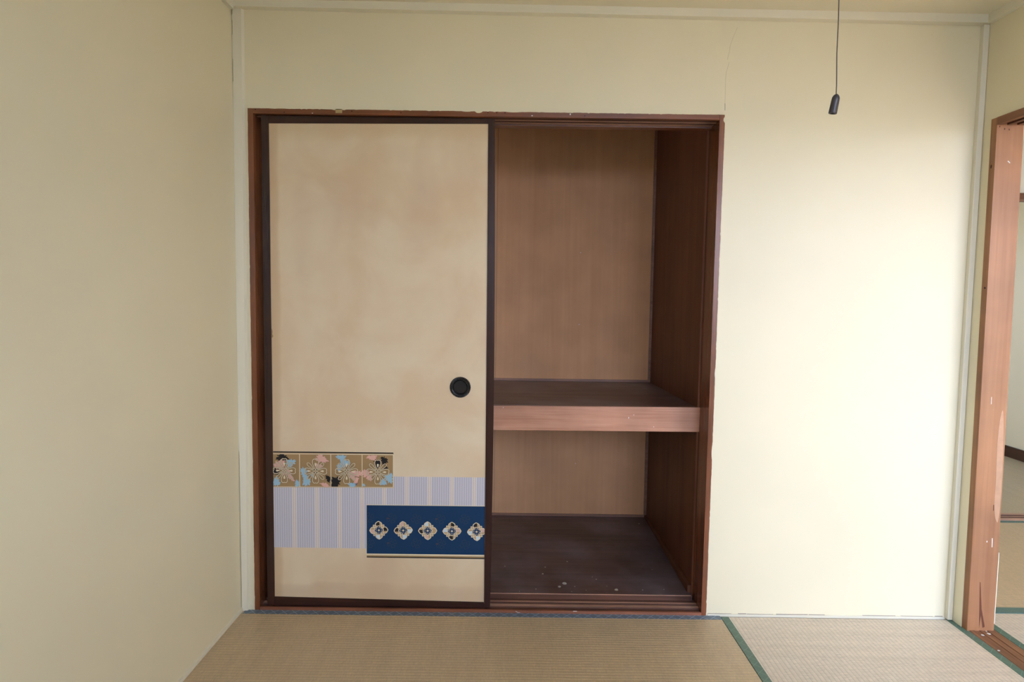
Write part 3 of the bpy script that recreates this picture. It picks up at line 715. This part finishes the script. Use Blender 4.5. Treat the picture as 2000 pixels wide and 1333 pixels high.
# navy flower band
bm = bmesh.new(); X0, X1 = 0.4275, 0.8810
rect(bm, X0, X1, 0.2080, 0.2075, 0.4150, 0.4160, 2, 'cream')
rect(bm, X0+0.0012, X1, 0.2225, 0.2230, 0.4125, 0.4135, 3, 'navy')
rect(bm, X0+0.001, X1, 0.2105, 0.2110, 0.2160, 0.2165, 3, 'gold')
rect(bm, X0+0.001, X1, 0.2070, 0.2065, 0.2112, 0.2108, 4, 'black')
cl = (X0+0.002, X1, 0.2235, 0.412)
def four(cx, cz, ang0, ro, k, m, w, closed=True, sc=1):
    for q in range(4):
        p = petal(cx, cz, ang0+q*math.pi/2, 0.007*sc, ro, 0.024*sc, 0.002*sc, 18)
        line(bm, p, w, k, m, closed, cl)
for i, (x, z) in enumerate([(0.524, .362), (0.618, .361), (0.710, .362), (0.804, .362), (0.525, .265), (0.619, .265), (0.713, .264), (0.806, .263), (0.438, .364), (0.439, .264)]):
    four(x, z, 0.35, 0.019, 4, 'faint', 0.0011, True, 0.75)
    if i % 2 == 0: poly(bm, petal(x, z, math.pi, 0.008, 0.018, 0.007, 0, 8), 5, 'rust', cl)
BF = [(0.4755, 0.315), (0.569, 0.3155), (0.6625, 0.3155), (0.7555, 0.3150), (0.850, 0.3140)]
cols = [('black', 'palepink', 'lightblue', 'black'), ('palepink', 'black', 'lightblue', 'lightblue'), ('lightblue', 'black', 'palepink', 'tan'), ('black', 'lightblue', 'black', 'palepink'), ('black', 'lightblue', 'lightblue', 'palepink')]
for (x, z), cs in zip(BF, cols):
    K = 5
    rot = random.uniform(-0.08, 0.08)
    for q in range(4):                       # order: up, left, down, right
        ang = math.pi/2+q*math.pi/2+rot; R1 = 0.0345
        # pointed fat petal
        FAT = ((0.0085, 0), (0.012, 0.0060), (0.018, 0.0105), (0.0235, 0.0130), (0.029, 0.0105), (0.0325, 0.0055), (0.0350, 0.0008), (0.0350, -0.0008), (0.0325, -0.0055), (0.029, -0.0105), (0.0235, -0.0130), (0.018, -0.0105), (0.012, -0.0060))
        ca_, sa_ = math.cos(ang), math.sin(ang)
        def world(pts): return [(x+r*ca_-w*sa_, z+r*sa_+w*ca_) for r, w in pts]
        def fat(sc): return [(0.0215+(r-0.0215)*sc, w*sc) for r, w in FAT]
        poly(bm, world(fat(1.10)), K, 'cream', cl); poly(bm, world(fat(0.87)), K+1, 'tan', cl)
        if cs[q] != 'tan':
            o = random.choice((-1, 1))
            half = [(r, w*o) for r, w in clip_poly([(r, w*o) for r, w in fat(0.85)], 0.0185, 1, -0.0035, 1)]
            if len(half) > 2: poly(bm, world(half), K+2, cs[q], cl)
        poly(bm, petal(x, z, ang, 0.0070, 0.0190, 0.0115, 0, 14), K+3, 'cream', cl)
        poly(bm, petal(x, z, ang, 0.0070, 0.0165, 0.0062, 0, 12), K+4, 'navy', cl)
        a2 = ang+math.pi/4
        poly(bm, petal(x, z, a2, 0.0095, 0.0300, 0.0105, 0, 14), K+2, 'cream', cl); poly(bm, petal(x, z, a2, 0.0135, 0.0275, 0.0058, 0, 12), K+3, 'tan', cl)
    poly(bm, circ(x, z, 0.0085), K+5, 'navy', cl)
    for q in range(8):
        a = 2*math.pi*(q+0.5)/8; poly(bm, petal(x, z, a, 0.006, 0.0165, 0.0030, 0, 8), K+6, 'navy', cl)
    poly(bm, circ(x, z, 0.0040), K+6, 'cream', cl); poly(bm, circ(x, z, 0.0018), K+7, 'tan', cl)
finish('navy_flower_print', bm, PM, paper)

# ------------------------------------------------------------------ doorway to the next room
dw = thing('door_1', None, None, 'structure')
JX0, JX1 = 2.669, 2.771                       # jamb faces
JY = -0.095                                   # face of the far jamb towards the camera
def jamb(bm, y0, y1):
    hexa(bm, [(JX0+0.010, y0, 0.0), (JX1+0.008, y0, 0.0), (JX1+0.008, y1, 0.0), (JX0+0.010, y1, 0.0),
              (JX0, y0, DZ), (JX1-0.007, y0, DZ), (JX1-0.007, y1, DZ), (JX0, y1, DZ)], 0.0012)
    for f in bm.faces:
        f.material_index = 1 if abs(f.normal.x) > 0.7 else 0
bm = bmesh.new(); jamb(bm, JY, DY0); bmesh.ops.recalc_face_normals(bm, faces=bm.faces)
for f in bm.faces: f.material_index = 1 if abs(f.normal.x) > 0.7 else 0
jf = finish('side_jamb', bm, [m_jamb, m_jamb_edge], dw)
bm = bmesh.new(); jamb(bm, DY1, DY1+0.03)
finish('side_jamb', bm, [m_jamb, m_jamb_edge], dw)
# head, grooved underneath (profile in x,z extruded along y)
bm = bmesh.new()
hp = [(JX0-0.001, DZ), (JX0-0.001, 1.842), (2.685, 1.842), (2.685, 1.851), (2.705, 1.851), (2.705, 1.842), (2.720, 1.842), (2.720, 1.851), (2.740, 1.851), (2.740, 1.842), (JX1-0.007, 1.842), (JX1-0.007, DZ)]
a = [bm.verts.new((x, DY1+0.03, z)) for x, z in hp]; c_ = [bm.verts.new((x, JY, z)) for x, z in hp]
bm.faces.new(a); bm.faces.new(c_[::-1])
for i in range(len(hp)):
    f = bm.faces.new((a[i], c_[i], c_[(i+1) % len(hp)], a[(i+1) % len(hp)]))
    if 2 <= i <= 8: f.material_index = 1
finish('head_jamb', bm, [mat_wood('doorway_head_wood', (0.17, 0.065, 0.028), (0.28, 0.12, 0.055), 1), m_groove], dw)
bm = bmesh.new()
sp_ = [(2.687, -0.03), (2.687, 0.0), (2.689, 0.0025), (2.706, 0.003), (2.7065, 0.001), (2.7245, 0.001), (2.725, 0.003), (2.735, 0.003), (2.7355, 0.001), (2.7535, 0.001), (2.754, 0.003), (2.786, 0.002), (2.788, -0.03)]
a = [bm.verts.new((x, DY1+0.03, z)) for x, z in sp_]; c_ = [bm.verts.new((x, -0.060, z)) for x, z in sp_]
bm.faces.new(a); bm.faces.new(c_[::-1])
for i in range(len(sp_)):
    f = bm.faces.new((a[i], c_[i], c_[(i+1) % len(sp_)], a[(i+1) % len(sp_)]))
m_sill2 = mat_wood('doorway_sill_wood', (0.13, 0.055, 0.028), (0.34, 0.165, 0.085), 1, 0.5, 0.35, 1.2, 0.35)
finish('sill', bm, m_sill2, dw)
# marks on the far jamb
def on_jamb(name, polys, mat, label=None):
    bm = bmesh.new()
    for p in polys: flat_poly(bm, p, (0, JY, 0), 'y-', 0.0004)
    return finish(name, bm, mat, jf, label=label)
def sm(pts, n=6):      # smooth closed outline (Catmull-Rom)
    out = []
    m = len(pts)
    for i in range(m):
        p0, p1, p2, p3 = pts[i-1], pts[i], pts[(i+1) % m], pts[(i+2) % m]
        for j in range(n):
            t = j/n
            out.append(tuple(0.5*((2*p1[k])+(-p0[k]+p2[k])*t+(2*p0[k]-5*p1[k]+4*p2[k]-p3[k])*t*t+(-p0[k]+3*p1[k]-3*p2[k]+p3[k])*t**3) for k in (0, 1)))
    return out
jx = 0.010
on_jamb('pale_patch', [sm([(2.756, .829), (2.749, .795), (2.7455, .72), (2.7465, .644), (2.749, .568), (2.749, .492), (2.753, .444), (2.760, .420), (2.766, .416), (2.770, .454), (2.771, .53), (2.770, .607), (2.767, .701), (2.762, .795)])],
        mat_plain('pale_veneer', (0.47, 0.275, 0.165), 0.4, 0.5, 0.08), 'pale upright streak on the door jamb')  # paler streak laid on the jamb face
m_split = mat_plain('split_wood', (0.13, 0.045, 0.022), 0.8)
on_jamb('split', [[(2.715, .187), (2.7175, .187), (2.728, .085), (2.744, .017), (2.736, .013), (2.727, .060), (2.723, .011), (2.7185, .105)]], m_split)
on_jamb('split', [[(2.7455, .48), (2.7485, .477), (2.7490, .457), (2.7465, .457)]], m_split)
for q in ([(2.749, .354), (2.7515, .354), (2.7525, .320), (2.750, .320)], [(2.730, .344), (2.7325, .344), (2.7325, .338), (2.730, .338)],
          [(2.7125, .877), (2.7140, .877), (2.7145, .851), (2.7130, .851)], [(2.714, 1.716), (2.723, 1.709), (2.7245, 1.711), (2.717, 1.719)]):
    on_jamb('scratch', [q], m_white)
bm = bmesh.new(); box(bm, JX1+0.0062, JX1+0.0085, JY-0.0006, JY+0.01, 0.03, 0.30)
finish('paint_edge', bm, m_trim, jf)
bm = bmesh.new(); disc(bm, (JX0+0.0005, JY+0.016, 1.70), 'x-', 0.003, 0.0004, 8, 1, 2.4, 0, 0.2)
finish('knot', bm, m_hole, jf); bm = bmesh.new(); disc(bm, (JX0+0.003, JY+0.012, 1.27), 'x-', 0.004, 0.0004, 8, 1, 1, 0, 0.2)
finish('knot', bm, m_hole, jf)
bm = bmesh.new(); random.seed(8)
for x, z in ((2.679, 1.836), (2.697, 1.828), (2.713, 1.826)):
    bm = bmesh.new(); disc(bm, (x, JY, z), 'y-', 0.0022, 0.0003, 8, 0.8, 1.6, 0, 0.2); finish('nail_hole', bm, m_hole, jf)
bm = bmesh.new()
for x, y, r in ((2.712, -0.130, 0.005), (2.742, -0.120, 0.006), (2.746, -0.102, 0.0025), (2.692, -0.235, 0.004)):
    bm = bmesh.new(); disc(bm, (x, y, 0.003), 'z+', r, 0.0012, 9, 1, 1, 0, 0.25); finish('paint_splash', bm, m_white, dw)

# threshold and head to the third room
d2 = thing('door_2', None, None, 'structure')
y0 = TH1
prof = [(y0, -0.03), (y0, 0.004), (y0+0.028, 0.006), (y0+0.029, 0.001), (y0+0.048, 0.001), (y0+0.049, 0.006), (y0+0.062, 0.006), (y0+0.063, 0.001), (y0+0.083, 0.001), (y0+0.084, 0.006), (y0+0.117, 0.005), (y0+0.117, -0.03)]
profile_x('sill', prof, XR2-0.004, XN, [m_ridge, m_groove], d2, [0, 0, 1, 1, 1, 0, 1, 1, 1, 0, 0, 0])
prof = [(y0+0.01, 1.810), (y0+0.01, 1.776), (y0+0.028, 1.776), (y0+0.029, 1.786), (y0+0.048, 1.786), (y0+0.049, 1.776), (y0+0.062, 1.776), (y0+0.063, 1.786), (y0+0.083, 1.786), (y0+0.084, 1.776), (y0+0.11, 1.776), (y0+0.11, 1.810)]
profile_x('head_jamb', prof, XR2-0.004, XN, [mat_wood('far_head_wood', (0.12, 0.05, 0.03), (0.2, 0.09, 0.05), 0), m_ridge], d2, [0, 0, 1, 1, 1, 1, 1, 1, 1, 0, 0, 0])

# ------------------------------------------------------------------ pull cord
CYD = -1.35
cordt = thing('pull_cord', 'thin dark lamp pull cord with small black knob hanging before the cream wall', 'cord')
def tube(bm, pts, r, n=10):
    rings = []
    for i, p in enumerate(pts):
        p = Vector(p); a = Vector(pts[max(0, i-1)]); b_ = Vector(pts[min(len(pts)-1, i+1)]); d = (b_-a).normalized()
        e1 = d.cross(Vector((0, 1, 0))).normalized(); e2 = d.cross(e1)
        rr = r[i] if isinstance(r, list) else r
        rings.append([bm.verts.new(p+rr*(math.cos(2*math.pi*k/n)*e1+math.sin(2*math.pi*k/n)*e2)) for k in range(n)])
    for a, c_ in zip(rings[:-1], rings[1:]):
        for k in range(n): bm.faces.new((a[k], a[(k+1) % n], c_[(k+1) % n], c_[k]))
    bm.faces.new(rings[0]); bm.faces.new(rings[-1][::-1])
    return rings
bm = bmesh.new()
tube(bm, [(1.488, CYD, 2.247), (1.4895, CYD, 1.95), (1.4915, CYD, 1.72), (1.4925, CYD, 1.67), (1.4925, CYD, 1.62), (1.4945, CYD, 1.57), (1.4945, CYD, 1.553)], 0.00085, 8)
finish('cord', bm, m_cord, cordt, smooth=True)
bm = bmesh.new()
ax = Vector((-0.13, 0.10, -1)).normalized(); top = Vector((1.4955, CYD, 1.5555))
prof = [(0.0, 0.0012), (0.0012, 0.0030), (0.0030, 0.0046), (0.0060, 0.0058), (0.010, 0.0061), (0.0295, 0.0065), (0.031, 0.0062), (0.031, 0.0046), (0.025, 0.0044)]
rings = []
e1 = ax.cross(Vector((0, 1, 0))).normalized(); e2 = ax.cross(e1)
for s, r in prof: rings.append([bm.verts.new(top+ax*s+r*(math.cos(2*math.pi*k/24)*e1+math.sin(2*math.pi*k/24)*e2)) for k in range(24)])
for a, c_ in zip(rings[:-1], rings[1:]):
    for k in range(24): bm.faces.new((a[k], a[(k+1) % 24], c_[(k+1) % 24], c_[k]))
bm.faces.new(rings[0]); bm.faces.new(rings[-1][::-1])
finish('knob', bm, m_knob, cordt, smooth=True)
bm = bmesh.new(); bmesh.ops.create_cone(bm, cap_ends=True, segments=32, radius1=0.045, radius2=0.05, depth=0.02, matrix=Matrix.Translation((1.488, CYD, 2.2425)))
finish('ceiling_socket', bm, m_white, cordt)
